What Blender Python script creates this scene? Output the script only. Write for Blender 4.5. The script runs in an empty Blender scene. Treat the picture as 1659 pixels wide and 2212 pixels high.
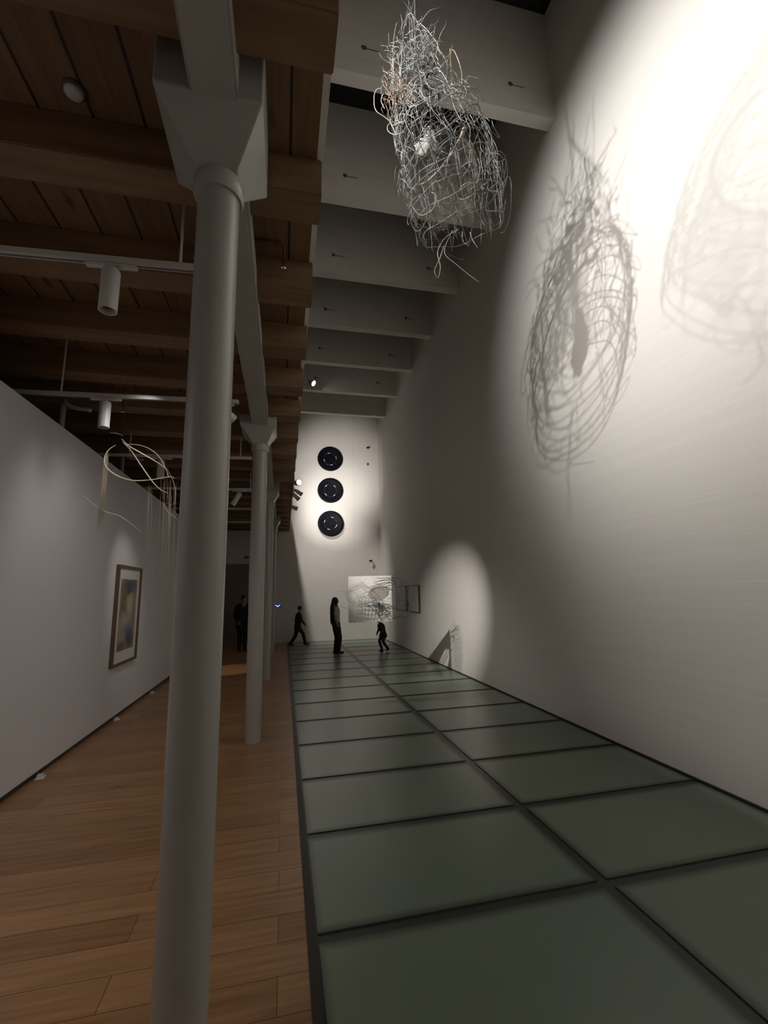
import bpy, bmesh, math, random
from mathutils import Vector, Matrix
random.seed(7)
scene = bpy.context.scene
COL = scene.collection
PI = math.pi
V = Vector

# ------------------------------------------------------------------ helpers
def link(name, me, mat=None, parent=None):
    o = bpy.data.objects.new(name, me)
    COL.objects.link(o)
    if mat is not None:
        for m in (mat if isinstance(mat, (list, tuple)) else [mat]):
            me.materials.append(m)
    if parent is not None:
        o.parent = parent
    return o

def obj(name, bm, mat, parent=None, smooth=False):
    me = bpy.data.meshes.new(name)
    bmesh.ops.recalc_face_normals(bm, faces=bm.faces[:])
    if smooth:
        for f in bm.faces:
            f.smooth = True
    bm.to_mesh(me); bm.free()
    return link(name, me, mat, parent)

def tag(o, label, cat, group=None, kind=None):
    o['label'] = label; o['category'] = cat
    if group: o['group'] = group
    if kind: o['kind'] = kind
    return o

def struct(o, label=None, cat=None):
    o['kind'] = 'structure'
    if label: o['label'] = label
    if cat: o['category'] = cat
    return o

def thing(name, label, cat, loc=(0, 0, 0), rz=0, group=None):
    o = bpy.data.objects.new(name, None); COL.objects.link(o)
    o.empty_display_size = .1
    o.location = loc; o.rotation_euler = (0, 0, rz)
    tag(o, label, cat, group)
    return o

def dup(root, loc, rz=None, label=None):
    r = root.copy(); COL.objects.link(r); r.location = loc
    if rz is not None: r.rotation_euler = (0, 0, rz)
    if label: r['label'] = label
    for ch in list(root.children):
        c = ch.copy(); COL.objects.link(c); c.parent = r
        for g in list(ch.children):
            d = g.copy(); COL.objects.link(d); d.parent = c
    return r

def box(bm, lo, hi, bevel=0):
    r = bmesh.ops.create_cube(bm, size=1)
    vs = r['verts']
    for v in vs:
        v.co = V([lo[i] + (v.co[i] + .5) * (hi[i] - lo[i]) for i in range(3)])
    if bevel:
        es = list({e for v in vs for e in v.link_edges})
        bmesh.ops.bevel(bm, geom=es, offset=bevel, segments=2, affect='EDGES')
    return bm

def newbox(lo, hi, bevel=0):
    return box(bmesh.new(), lo, hi, bevel)

def frame_of(d):
    d = d.normalized()
    a = V((0, 0, 1)) if abs(d.z) < .9 else V((1, 0, 0))
    u = d.cross(a).normalized()
    return u, d.cross(u).normalized()

def tube(bm, pts, rad, n=5, caps=True):
    pts = [V(p) for p in pts]
    m = len(pts)
    if m < 2: return
    rs = rad if isinstance(rad, (list, tuple)) else [rad] * m
    rings = []
    u = None
    for i in range(m):
        d = (pts[min(i + 1, m - 1)] - pts[max(i - 1, 0)])
        if d.length < 1e-7: d = V((0, 0, 1))
        d.normalize()
        if u is None:
            u, w = frame_of(d)
        else:
            u = (u - d * u.dot(d))
            if u.length < 1e-5: u, w = frame_of(d)
            u.normalize(); w = d.cross(u)
        rings.append([bm.verts.new(pts[i] + (u * math.cos(2 * PI * k / n) + w * math.sin(2 * PI * k / n)) * rs[i]) for k in range(n)])
    for a, b in zip(rings, rings[1:]):
        for k in range(n):
            bm.faces.new((a[k], a[(k + 1) % n], b[(k + 1) % n], b[k]))
    if caps:
        bm.faces.new(rings[0][::-1]); bm.faces.new(rings[-1])

def cyl(bm, p0, p1, r0, r1=None, n=24):
    tube(bm, [p0, p1], [r0, r0 if r1 is None else r1], n)
    return bm

def lathe(bm, prof, n=48, M=None):
    """closed profile of (r, z) turned about z"""
    rings = []
    for r, z in prof:
        if r < 1e-6:
            rings.append([bm.verts.new((0, 0, z))])
        else:
            rings.append([bm.verts.new((r * math.cos(2 * PI * k / n), r * math.sin(2 * PI * k / n), z)) for k in range(n)])
    for a, b in zip(rings, rings[1:]):
        for k in range(n):
            q = [a[k % len(a)], a[(k + 1) % len(a)], b[(k + 1) % len(b)], b[k % len(b)]]
            q = list(dict.fromkeys(q))
            if len(q) > 2: bm.faces.new(q)
    if M is not None:
        for ring in rings:
            for v in ring: v.co = M @ v.co
    return bm

def smooth_path(pts, sub=6):
    """Catmull-Rom through the points"""
    P = [V(p) for p in pts]
    P = [P[0] * 2 - P[1]] + P + [P[-1] * 2 - P[-2]]
    out = []
    for i in range(1, len(P) - 2):
        a, b, c, d = P[i - 1:i + 3]
        for k in range(sub):
            t = k / sub
            out.append(.5 * ((2 * b) + (c - a) * t + (2 * a - 5 * b + 4 * c - d) * t * t + (3 * b - a - 3 * c + d) * t ** 3))
    out.append(P[-2])
    return out

def look_rot(d):
    """matrix taking local -Z to direction d"""
    return V(d).to_track_quat('-Z', 'Y').to_matrix().to_4x4()

XR, XE, XL = 3.416, .165, -2.2        # high wall, timber edge, partition face
# ------------------------------------------------------------------ materials
def mat(name, color, rough=.6, metal=0, spec=.5, var=0, scale=3, stretch=(1, 1, 1), bump=0, bscale=None, color2=None, detail=4):
    m = bpy.data.materials.new(name); m.use_nodes = True
    nt = m.node_tree; b = nt.nodes['Principled BSDF']
    b.inputs['Roughness'].default_value = rough
    b.inputs['Metallic'].default_value = metal
    b.inputs['Specular IOR Level'].default_value = spec
    tc = nt.nodes.new('ShaderNodeTexCoord'); mp = nt.nodes.new('ShaderNodeMapping')
    mp.inputs['Scale'].default_value = stretch
    nt.links.new(tc.outputs['Object'], mp.inputs['Vector'])
    nz = nt.nodes.new('ShaderNodeTexNoise'); nz.inputs['Scale'].default_value = scale; nz.inputs['Detail'].default_value = detail
    nt.links.new(mp.outputs['Vector'], nz.inputs['Vector'])
    rp = nt.nodes.new('ShaderNodeValToRGB')
    c = list(color)
    if color2 is None:
        c1 = [x * (1 - var) for x in c]; c2 = [min(1, x * (1 + var)) for x in c]
    else:
        c1, c2 = c, list(color2)
    rp.color_ramp.elements[0].position = .3; rp.color_ramp.elements[1].position = .7
    rp.color_ramp.elements[0].color = c1 + [1]; rp.color_ramp.elements[1].color = c2 + [1]
    nt.links.new(nz.outputs['Fac'], rp.inputs['Fac'])
    nt.links.new(rp.outputs['Color'], b.inputs['Base Color'])
    if bump:
        bn = nt.nodes.new('ShaderNodeBump'); bn.inputs['Strength'].default_value = 1; bn.inputs['Distance'].default_value = bump
        n2 = nt.nodes.new('ShaderNodeTexNoise'); n2.inputs['Scale'].default_value = bscale or scale; n2.inputs['Detail'].default_value = 3
        nt.links.new(mp.outputs['Vector'], n2.inputs['Vector'])
        nt.links.new(n2.outputs['Fac'], bn.inputs['Height'])
        nt.links.new(bn.outputs['Normal'], b.inputs['Normal'])
    return m

def emis(name, color, strength):
    m = bpy.data.materials.new(name); m.use_nodes = True
    nt = m.node_tree; nt.nodes.remove(nt.nodes['Principled BSDF'])
    e = nt.nodes.new('ShaderNodeEmission'); e.inputs['Color'].default_value = (*color, 1); e.inputs['Strength'].default_value = strength
    nt.links.new(e.outputs[0], nt.nodes['Material Output'].inputs['Surface'])
    return m

def planks(name, c1, c2, seam, length, height, rough, axis='x', msize=.004, bump=.002, grain=.35, spec=.5, knots=True):
    """boards lying along x (axis 'x') or along y (axis 'y')"""
    m = bpy.data.materials.new(name); m.use_nodes = True
    nt = m.node_tree; b = nt.nodes['Principled BSDF']; L = nt.links.new
    b.inputs['Roughness'].default_value = rough; b.inputs['Specular IOR Level'].default_value = spec
    tc = nt.nodes.new('ShaderNodeTexCoord'); mp = nt.nodes.new('ShaderNodeMapping')
    if axis == 'y': mp.inputs['Rotation'].default_value = (0, 0, PI / 2)
    L(tc.outputs['Object'], mp.inputs['Vector'])
    br = nt.nodes.new('ShaderNodeTexBrick')
    br.inputs['Scale'].default_value = 1; br.inputs['Brick Width'].default_value = length; br.inputs['Row Height'].default_value = height
    br.inputs['Mortar Size'].default_value = msize; br.inputs['Mortar Smooth'].default_value = .3; br.offset = .37; br.offset_frequency = 2
    br.inputs['Color1'].default_value = (*c1, 1); br.inputs['Color2'].default_value = (*c2, 1); br.inputs['Mortar'].default_value = (*seam, 1)
    L(mp.outputs['Vector'], br.inputs['Vector'])
    m2 = nt.nodes.new('ShaderNodeMapping'); m2.inputs['Scale'].default_value = (1.2, 22, 1)
    L(mp.outputs['Vector'], m2.inputs['Vector'])
    nz = nt.nodes.new('ShaderNodeTexNoise'); nz.inputs['Scale'].default_value = 1.6; nz.inputs['Detail'].default_value = 6
    L(m2.outputs['Vector'], nz.inputs['Vector'])
    mx = nt.nodes.new('ShaderNodeMix'); mx.data_type = 'RGBA'; mx.blend_type = 'OVERLAY'; mx.inputs['Factor'].default_value = grain
    L(br.outputs['Color'], mx.inputs['A']); L(nz.outputs['Fac'], mx.inputs['B'])
    last = mx.outputs['Result']
    if knots:
        m3 = nt.nodes.new('ShaderNodeMapping'); m3.inputs['Scale'].default_value = (1.6, 5.2, 1)
        L(mp.outputs['Vector'], m3.inputs['Vector'])
        vo = nt.nodes.new('ShaderNodeTexVoronoi'); vo.inputs['Scale'].default_value = .62
        L(m3.outputs['Vector'], vo.inputs['Vector'])
        rk = nt.nodes.new('ShaderNodeValToRGB')
        rk.color_ramp.elements[0].position = .03; rk.color_ramp.elements[0].color = (.25, .22, .2, 1)
        rk.color_ramp.elements[1].position = .1; rk.color_ramp.elements[1].color = (1, 1, 1, 1)
        L(vo.outputs['Distance'], rk.inputs['Fac'])
        mk = nt.nodes.new('ShaderNodeMix'); mk.data_type = 'RGBA'; mk.blend_type = 'MULTIPLY'; mk.inputs['Factor'].default_value = .75
        L(last, mk.inputs['A']); L(rk.outputs['Color'], mk.inputs['B'])
        last = mk.outputs['Result']
    L(last, b.inputs['Base Color'])
    bn = nt.nodes.new('ShaderNodeBump'); bn.inputs['Distance'].default_value = bump; bn.invert = True
    L(br.outputs['Fac'], bn.inputs['Height']); L(bn.outputs['Normal'], b.inputs['Normal'])
    return m

def wall_paint(name, color, boards=.14, bump=.004):
    """off-white paint over board-marked concrete: faint lines along the wall"""
    m = bpy.data.materials.new(name); m.use_nodes = True
    nt = m.node_tree; b = nt.nodes['Principled BSDF']; L = nt.links.new
    b.inputs['Roughness'].default_value = .75; b.inputs['Specular IOR Level'].default_value = .25
    tc = nt.nodes.new('ShaderNodeTexCoord')
    mp = nt.nodes.new('ShaderNodeMapping'); mp.inputs['Scale'].default_value = (.25, .25, 9)
    L(tc.outputs['Object'], mp.inputs['Vector'])
    nz = nt.nodes.new('ShaderNodeTexNoise'); nz.inputs['Scale'].default_value = 1.5; nz.inputs['Detail'].default_value = 5
    L(mp.outputs['Vector'], nz.inputs['Vector'])
    rp = nt.nodes.new('ShaderNodeValToRGB')
    rp.color_ramp.elements[0].position = .3; rp.color_ramp.elements[1].position = .7
    rp.color_ramp.elements[0].color = [x * .97 for x in color] + [1]; rp.color_ramp.elements[1].color = list(color) + [1]
    L(nz.outputs['Fac'], rp.inputs['Fac']); L(rp.outputs['Color'], b.inputs['Base Color'])
    sx = nt.nodes.new('ShaderNodeSeparateXYZ'); L(tc.outputs['Object'], sx.inputs[0])
    md = nt.nodes.new('ShaderNodeMath'); md.operation = 'PINGPONG'; md.inputs[1].default_value = boards
    L(sx.outputs['Z'], md.inputs[0])
    ra = nt.nodes.new('ShaderNodeMath'); ra.operation = 'SMOOTH_MIN'; ra.inputs[1].default_value = .012; ra.inputs[2].default_value = .01
    L(md.outputs[0], ra.inputs[0])
    b1 = nt.nodes.new('ShaderNodeBump'); b1.inputs['Distance'].default_value = bump * .8; b1.inputs['Strength'].default_value = .5
    L(ra.outputs[0], b1.inputs['Height'])
    b2 = nt.nodes.new('ShaderNodeBump'); b2.inputs['Distance'].default_value = bump; b2.inputs['Strength'].default_value = .8
    L(nz.outputs['Fac'], b2.inputs['Height']); L(b1.outputs['Normal'], b2.inputs['Normal'])
    L(b2.outputs['Normal'], b.inputs['Normal'])
    return m

M = {}
M['wall'] = wall_paint('white_board_marked_wall', (.80, .768, .728))
M['plain'] = mat('white_plaster', (.80, .768, .73), .8, spec=.25, var=.02, scale=1.5)
M['partition'] = mat('partition_paint', (.74, .73, .745), .75, spec=.25, var=.02, scale=1.2)
M['beam'] = mat('white_beam_paint', (.77, .735, .69), .7, spec=.3, var=.05, scale=2, stretch=(.6, 1, 5), bump=.003, bscale=3)
M['steel'] = mat('white_steel_paint', (.40, .393, .365), .24, spec=.5, var=.02, scale=4)
M['fixture'] = mat('white_fixture', (.60, .58, .56), .4, var=.02)
M['lampgrey'] = mat('grey_lamp_metal', (.40, .375, .345), .45, var=.05)
M['darkfix'] = mat('grey_fixture', (.12, .115, .11), .45, var=.05)
M['black'] = mat('black_roof', (.012, .013, .016), .8, var=.2)
M['oak'] = planks('oak_floor', (.40, .22, .105), (.30, .155, .070), (.09, .04, .016), 1.9, .19, .36, 'x', .0016, .0012, .6)
M['soffit'] = planks('timber_soffit', (.24, .145, .075), (.17, .098, .05), (.03, .016, .008), 4.0, .24, .6, 'y', .008, .006, .4)
M['joist'] = mat('timber_joist', (.17, .100, .052), .6, color2=(.26, .16, .085), scale=2.2, stretch=(.5, 6, 6))
M['glass'] = mat('frosted_green_glass', (.17, .235, .185), .30, spec=.5, color2=(.225, .265, .19), scale=.7)
def support_blur(m):
    # dark supports beneath the frosted panes, their soft blur painted along the joints
    nt = m.node_tree; L = nt.links.new; b = nt.nodes['Principled BSDF']
    src = b.inputs['Base Color'].links[0].from_socket
    tc = nt.nodes.new('ShaderNodeTexCoord'); sx = nt.nodes.new('ShaderNodeSeparateXYZ'); L(tc.outputs['Object'], sx.inputs[0])
    def mth(op, a, b_=None):
        n = nt.nodes.new('ShaderNodeMath'); n.operation = op
        for i, q in enumerate((a, b_)):
            if q is None: continue
            if isinstance(q, (int, float)): n.inputs[i].default_value = q
            else: L(q, n.inputs[i])
        return n.outputs[0]
    dy = mth('PINGPONG', mth('SUBTRACT', sx.outputs['Y'], 2.45), .464)
    dx = mth('ABSOLUTE', mth('SUBTRACT', sx.outputs['X'], 1.764))
    d3 = mth('SUBTRACT', XR, sx.outputs['X']); d4 = mth('SUBTRACT', sx.outputs['X'], XE - .03)
    d = mth('MINIMUM', mth('MINIMUM', dx, dy), mth('MINIMUM', d3, d4))
    mr = nt.nodes.new('ShaderNodeMapRange'); mr.interpolation_type = 'SMOOTHSTEP'
    mr.inputs['From Min'].default_value = .02; mr.inputs['From Max'].default_value = .10
    L(d, mr.inputs['Value'])
    mx = nt.nodes.new('ShaderNodeMix'); mx.data_type = 'RGBA'; mx.inputs['A'].default_value = (.045, .056, .046, 1)
    L(mr.outputs['Result'], mx.inputs['Factor']); L(src, mx.inputs['B']); L(mx.outputs['Result'], b.inputs['Base Color'])
M['joint'] = mat('dark_glass_joint', (.028, .036, .030), .35, var=.1)
M['kerb'] = mat('dark_edge_strip', (.035, .030, .022), .5, var=.1)
M['wire'] = mat('silver_willow', (.19, .19, .185), .45, metal=.2, var=.45, scale=14)
M['wirel'] = mat('pale_willow', (.42, .40, .36), .45, var=.2, scale=14)
M['wired'] = mat('dark_wire', (.05, .05, .048), .5, metal=.3, var=.3, scale=12)
M['brass'] = mat('brass_rod', (.75, .56, .24), .3, metal=.6, var=.1)
M['raffia'] = mat('rust_raffia', (.13, .085, .055), .7, var=.4, scale=12)
M['plaster'] = mat('crumpled_grey_plaster', (.20, .195, .18), .8, var=.12, scale=9, bump=.02, bscale=18)
M['paper'] = mat('white_paper', (.80, .79, .75), .8, var=.03, scale=6, bump=.012, bscale=7)
M['leaf'] = mat('dark_green_leaf', (.012, .045, .022), .5, var=.4, scale=20)
M['thread'] = mat('golden_thread', (.62, .53, .40), .4, var=.2, scale=20)
M['gold_loop'] = mat('peeled_willow', (.85, .76, .62), .4, var=.15, scale=10)
M['frame'] = mat('brown_wood_frame', (.12, .075, .045), .5, var=.25, scale=6, stretch=(6, 6, 1))
M['darkframe'] = mat('dark_frame', (.05, .042, .036), .5, var=.15)
M['mount'] = mat('white_picture_mount', (.68, .66, .62), .8, var=.02)
M['dish'] = mat('black_lacquer', (.004, .005, .008), .45, spec=.10, var=.3)
M['dishring'] = mat('polished_black_ring', (.02, .02, .024), .06, spec=1.0, var=.2)
M['hairdark'] = mat('dark_brown_hair', (.018, .012, .009), .5, var=.3, scale=30, stretch=(1, 1, .2))
M['skin'] = mat('skin', (.42, .26, .19), .55, var=.05)
M['eye'] = mat('eye', (.02, .015, .012), .2)
M['black_cloth'] = mat('black_cloth', (.014, .014, .016), .85, var=.25, scale=9)
M['navy'] = mat('navy_cloth', (.018, .02, .028), .85, var=.25, scale=9)
M['charcoal'] = mat('charcoal_cloth', (.03, .029, .03), .85, var=.25, scale=9)
M['greyshirt'] = mat('light_grey_shirt', (.52, .51, .53), .85, var=.08, scale=9)
M['shoe'] = mat('black_shoe', (.012, .012, .012), .5, var=.2)
M['copper'] = mat('dark_copper_pipe', (.10, .055, .035), .45, metal=.5, var=.2)
M['chrome'] = mat('chrome', (.8, .78, .74), .15, metal=1)
M['glow'] = emis('lamp_glow', (1, .97, .93), 22)
M['dimglow'] = emis('lamp_glow_dim', (1, .9, .82), 3)
M['blue'] = emis('blue_led', (.12, .2, 1), 3.2)

# picture paper: a few soft blots of blue, grey and brown on cream
def art_mat():
    m = bpy.data.materials.new('watercolour_print'); m.use_nodes = True
    nt = m.node_tree; b = nt.nodes['Principled BSDF']; L = nt.links.new
    b.inputs['Roughness'].default_value = .7
    tc = nt.nodes.new('ShaderNodeTexCoord')
    base = None
    col = (.36, .31, .23, 1)
    prev = None
    def blot(cy, cz, ry, rz, c, prev, soft=.9):
        mp = nt.nodes.new('ShaderNodeMapping'); mp.vector_type = 'POINT'
        mp.inputs['Location'].default_value = (0, -cy / ry, -cz / rz); mp.inputs['Scale'].default_value = (0, 1 / ry, 1 / rz)
        nz = nt.nodes.new('ShaderNodeTexNoise'); nz.inputs['Scale'].default_value = 5
        L(tc.outputs['Object'], nz.inputs['Vector'])
        ad = nt.nodes.new('ShaderNodeMix'); ad.data_type = 'RGBA'; ad.blend_type = 'LINEAR_LIGHT'; ad.inputs['Factor'].default_value = .07
        L(tc.outputs['Object'], ad.inputs['A']); L(nz.outputs['Color'], ad.inputs['B'])
        L(ad.outputs['Result'], mp.inputs['Vector'])
        ln = nt.nodes.new('ShaderNodeVectorMath'); ln.operation = 'LENGTH'; L(mp.outputs['Vector'], ln.inputs[0])
        mr = nt.nodes.new('ShaderNodeMapRange'); mr.inputs['From Min'].default_value = 1 - soft * .5; mr.inputs['From Max'].default_value = 1 + soft * .5
        mr.inputs['To Min'].default_value = 1; mr.inputs['To Max'].default_value = 0; L(ln.outputs['Value'], mr.inputs['Value'])
        mx = nt.nodes.new('ShaderNodeMix'); mx.data_type = 'RGBA'
        L(mr.outputs['Result'], mx.inputs['Factor'])
        if prev is None: mx.inputs['A'].default_value = col
        else: L(prev, mx.inputs['A'])
        mx.inputs['B'].default_value = (*c, 1)
        return mx.outputs['Result']
    for a in ((.02, .38, .30, .12, (.05, .075, .10)), (.18, .40, .10, .16, (.10, .13, .15)), (-.18, .12, .15, .35, (.20, .14, .09)), (.05, .05, .10, .12, (.14, .09, .05)),
              (.12, .12, .16, .14, (.50, .44, .33)), (-.05, -.12, .22, .14, (.42, .37, .30)), (.05, -.22, .2, .1, (.22, .22, .25)),
              (.18, -.35, .18, .13, (.06, .08, .11)), (-.16, -.45, .15, .07, (.15, .11, .12)), (.26, -.02, .08, .3, (.30, .22, .16))):
        prev = blot(*a[:4], a[4], prev)
    L(prev, b.inputs['Base Color'])
    return m
M['art'] = art_mat()

def gauze_mat():
    m = bpy.data.materials.new('beige_gauze'); m.use_nodes = True
    nt = m.node_tree; b = nt.nodes['Principled BSDF']; L = nt.links.new
    b.inputs['Base Color'].default_value = (.20, .17, .14, 1); b.inputs['Roughness'].default_value = .9
    tr = nt.nodes.new('ShaderNodeBsdfTransparent'); mx = nt.nodes.new('ShaderNodeMixShader')
    nz = nt.nodes.new('ShaderNodeTexNoise'); nz.inputs['Scale'].default_value = 8
    tc = nt.nodes.new('ShaderNodeTexCoord'); L(tc.outputs['Object'], nz.inputs['Vector'])
    mr = nt.nodes.new('ShaderNodeMapRange'); mr.inputs['To Min'].default_value = .05; mr.inputs['To Max'].default_value = .38
    L(nz.outputs['Fac'], mr.inputs['Value']); L(mr.outputs['Result'], mx.inputs['Fac'])
    L(tr.outputs[0], mx.inputs[1]); L(b.outputs[0], mx.inputs[2]); L(mx.outputs[0], nt.nodes['Material Output'].inputs['Surface'])
    return m
M['gauze'] = gauze_mat()

support_blur(M['glass'])
# ------------------------------------------------------------------ the room
YF, YB = 15.8, -2.5                    # end wall, wall behind
ZS, ZJ, ZT = 3.98, 3.75, 4.5           # soffit, underside of joists, top of the timber deck
ZBEAM, ZROOF = 7.7, 9.45
XW = -7.0

struct(obj('wall_right', newbox((XR, YB - .2, -.3), (XR + .3, YF + .3, ZROOF + .2)), M['wall']), 'tall white board-marked wall lit by the gallery spotlights', 'wall')
struct(obj('wall_end', newbox((XW, YF, -.3), (XR, YF + .3, ZROOF + .2)), M['plain']), 'white end wall with three black dishes', 'wall')
struct(obj('wall_back', newbox((XW, YB - .3, -.3), (XR, YB, ZROOF + .2)), M['plain']))
struct(obj('wall_far_side', newbox((XW - .3, YB - .3, -.3), (XW, YF + .3, ZROOF + .2)), M['plain']))
struct(obj('wall_left', newbox((XL - .16, YB, .05), (XL, 12.2, 3.33), .004), M['partition']), 'pale grey-white partition wall that stops short of the ceiling', 'wall')
struct(obj('shadow_gap_left', newbox((XL - .13, YB, 0), (XL - .02, 12.17, .055)), M['kerb']))  # set-back strip; its dark colour stands for the shade in the gap
struct(obj('floor', newbox((XW, YB, -.12), (XE - .03, YF, 0)), M['oak']), 'oak plank floor with boards running across the gallery', 'floor')
struct(obj('trim_1', newbox((XE - .03, YB, -.12), (XE + .012, YF, .004)), M['kerb']))
struct(obj('trim_2', newbox((XR - .02, YB, -.1), (XR, YF, .012)), M['kerb']))
# roof high above
struct(obj('ceiling', newbox((XW, YB, ZROOF), (XR, YF, ZROOF + .2)), M['black']), 'dark roof above the white beams', 'ceiling')

# glass floor: panels on dark joints
gf = thing('glass_floor', 'frosted green glass floor of large panels with dark joints', 'floor')
gf['kind'] = 'structure'
obj('joint_grid', newbox((XE + .012, YB, -.10), (XR - .02, YF, -.006)), M['joint'], gf)
seams = [2.45 + .928 * k for k in range(-6, 16)]
JW = .030
ys = [YB - JW] + [s for s in seams if YB + .2 < s < YF - .1] + [YF + JW]
for a, b in zip(ys, ys[1:]):
    for x0, x1 in ((XE + .02, 1.764 - JW), (1.764 + JW, XR - .028)):
        obj('glass_panel', newbox((x0, a + JW, -.03), (x1, b - JW, 0), .003), M['glass'], gf)

# timber deck over the low side
struct(obj('ceiling_timber', newbox((XW, YB, ZS), (XE - .02, YF, ZT)), M['soffit']), 'dark timber plank soffit over the oak floor', 'ceiling')
struct(obj('trim_3', newbox((XE - .02, YB, ZS - .0), (XE + .015, YF, ZT + .02)), M['beam']))
for k in range(-5, 18):
    y1 = 2.30 + .79 * k
    if y1 > YF: break
    bm = newbox((XW, y1 - .21, ZJ), (XE + .005, y1, ZS), .006)
    bm2 = bm
    struct(obj('ceiling_joist', bm, M['joist']), None)

# white roof beams
for k in range(-3, 7):
    y1 = 4.378 + 1.71 * k
    b = obj('ceiling_beam', newbox((XW, y1 - .165, ZBEAM), (XR, y1, ZROOF)), M['beam'])
    struct(b)
    if 0 <= k <= 5:
        for x in (.85, 2.79):
            bm = bmesh.new()
            cyl(bm, (x, y1 - .169, 8.1), (x, y1 - .1652, 8.1), .034, n=16)
            box(bm, (x, y1 - .1675, 8.085), (x + .2, y1 - .1652, 8.098))
            obj('bolt_hole', bm, M['darkfix'], b)

# ------------------------------------------------------------------ columns and girder
bm = newbox((-.405, YB, 3.64), (-.215, YF, ZJ + .1), .012)
# stays below the timber: a steel box girder on the column heads
struct(obj('steel_girder', bm, M['steel']), 'white steel girder carried on the column heads', 'beam')

def column(y, label):
    t = thing('steel_column', label, 'column', (-.31, y, 0), 0, 'white steel columns along the glass floor')
    bm = bmesh.new(); lathe(bm, [(0, 0), (.088, 0), (.088, 3.42), (0, 3.42)], 48)
    o = obj('shaft', bm, M['steel'], t, True)
    m = o.modifiers.new('es', 'EDGE_SPLIT'); m.split_angle = .6
    bm = bmesh.new(); lathe(bm, [(0, 3.36), (.10, 3.36), (.108, 3.375), (.108, 3.44), (.10, 3.455), (0, 3.455)], 48)
    o = obj('collar', bm, M['steel'], t, True)
    m = o.modifiers.new('es', 'EDGE_SPLIT'); m.split_angle = .6
    # hopper-shaped bracket: a square funnel under a square box
    bm = bmesh.new()
    def ring(hx, hy, z, dx=0):
        return [bm.verts.new((dx + sx * hx, sy * hy, z)) for sx, sy in ((-1, -1), (1, -1), (1, 1), (-1, 1))]
    r0, r1, r2 = ring(.085, .085, 3.45), ring(.215, .235, 3.65, -.02), ring(.215, .235, 3.98, -.02)
    bm.faces.new(r0[::-1]); bm.faces.new(r2)
    for a, b in ((r0, r1), (r1, r2)):
        for k in range(4): bm.faces.new((a[k], a[(k + 1) % 4], b[(k + 1) % 4], b[k]))
    o = obj('bracket', bm, M['steel'], t)
    bv = o.modifiers.new('bv', 'BEVEL'); bv.width = .008; bv.segments = 2
    return t
column(1.83, 'widest white round column, its shaft running out of the picture below')
column(5.526, 'white round column whose foot stands on the oak floor, second in the row')
column(9.195, 'slender white column partly hidden behind the second column')
column(12.865, 'farthest white column, only its bracket showing past the others')

# ------------------------------------------------------------------ lighting tracks, spots, sprinklers
TR = [2.385, 4.21, 6.07, 7.98, 9.85, 11.7, 13.55]
tl = ['nearest white lighting track crossing under the timber ceiling', 'second white lighting track, reaching past the big column', 'third white lighting track under the timber ceiling',
      'fourth white track, carrying the tilted spotlights', 'fifth white track, seen between two columns', 'sixth white track, seen between two columns', 'last white track before the end wall']
for i, y in enumerate(TR):
    t = thing('lighting_track', tl[i], 'lighting track', (0, y, 0), -.05, 'white lighting tracks under the timber ceiling')
    rl = obj('rail', newbox((-4.2, -.02, 3.43), (-.45, .02, 3.47), .004), M['fixture'], t)
    obj('rail_slot', newbox((-4.19, -.006, 3.427), (-.46, .006, 3.432)), M['darkfix'], rl)
    for x in (-3.6, -2.0, -.6):
        bm = bmesh.new(); cyl(bm, (x, 0, 3.465), (x, 0, ZS + .01), .008, n=8)
        obj('hanger_rod', bm, M['fixture'], t)

def spot_can(x, y, label, d=(0, 0, -1), r=.046, ln=.24, z0=3.43, glow=None):
    """cylinder spotlight under a track: adapter, stem, can, rim"""
    t = thing('track_spotlight', label, 'spotlight', (x, y, z0), -.05, 'white track spotlights')
    obj('adapter', newbox((-.13, -.018, -.022), (.13, .018, -.003), .004), M['fixture'], t)
    bm = bmesh.new(); cyl(bm, (0, 0, -.02), (0, 0, -.05), .012, n=12); obj('stem', bm, M['fixture'], t)
    Mx = Matrix.Translation((0, 0, -.045)) @ look_rot(d)
    bm = bmesh.new()
    lathe(bm, [(0, .005), (r * .9, .005), (r, -.005), (r, -ln), (r * .86, -ln), (r * .8, -ln + .04), (0, -ln + .04)], 28, Mx)
    o = obj('can', bm, M['fixture'], t, True); o.modifiers.new('es', 'EDGE_SPLIT').split_angle = .6
    bm = bmesh.new(); lathe(bm, [(0, -ln + .032), (r * .78, -ln + .032), (r * .78, -ln + .038), (0, -ln + .038)], 24, Mx)
    obj('lens', bm, glow or M['darkfix'], o)
    return t
spot_can(-.95, 2.432, 'white cylinder spotlight under the nearest track')
spot_can(-1.62, 4.291, 'white cylinder spotlight under the second track, over the partition')
spot_can(-1.60, 6.15, 'small white spotlight under the third track, behind the willow loops')
spot_can(-.62, 4.241, 'white spotlight showing as a knob beside the big column shaft', d=(.62, .6, -.42), ln=.17)
spot_can(-.78, 8.019, 'white spotlight tilted away with a shining rim, between two columns', d=(-.35, .1, -.6), glow=M['dimglow'])
spot_can(-.50, 8.005, 'white spotlight tilted up close to the second column', d=(.6, .2, -.4), ln=.18)
spot_can(-.72, 11.736, 'small white spotlight hanging straight on the sixth track')

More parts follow.
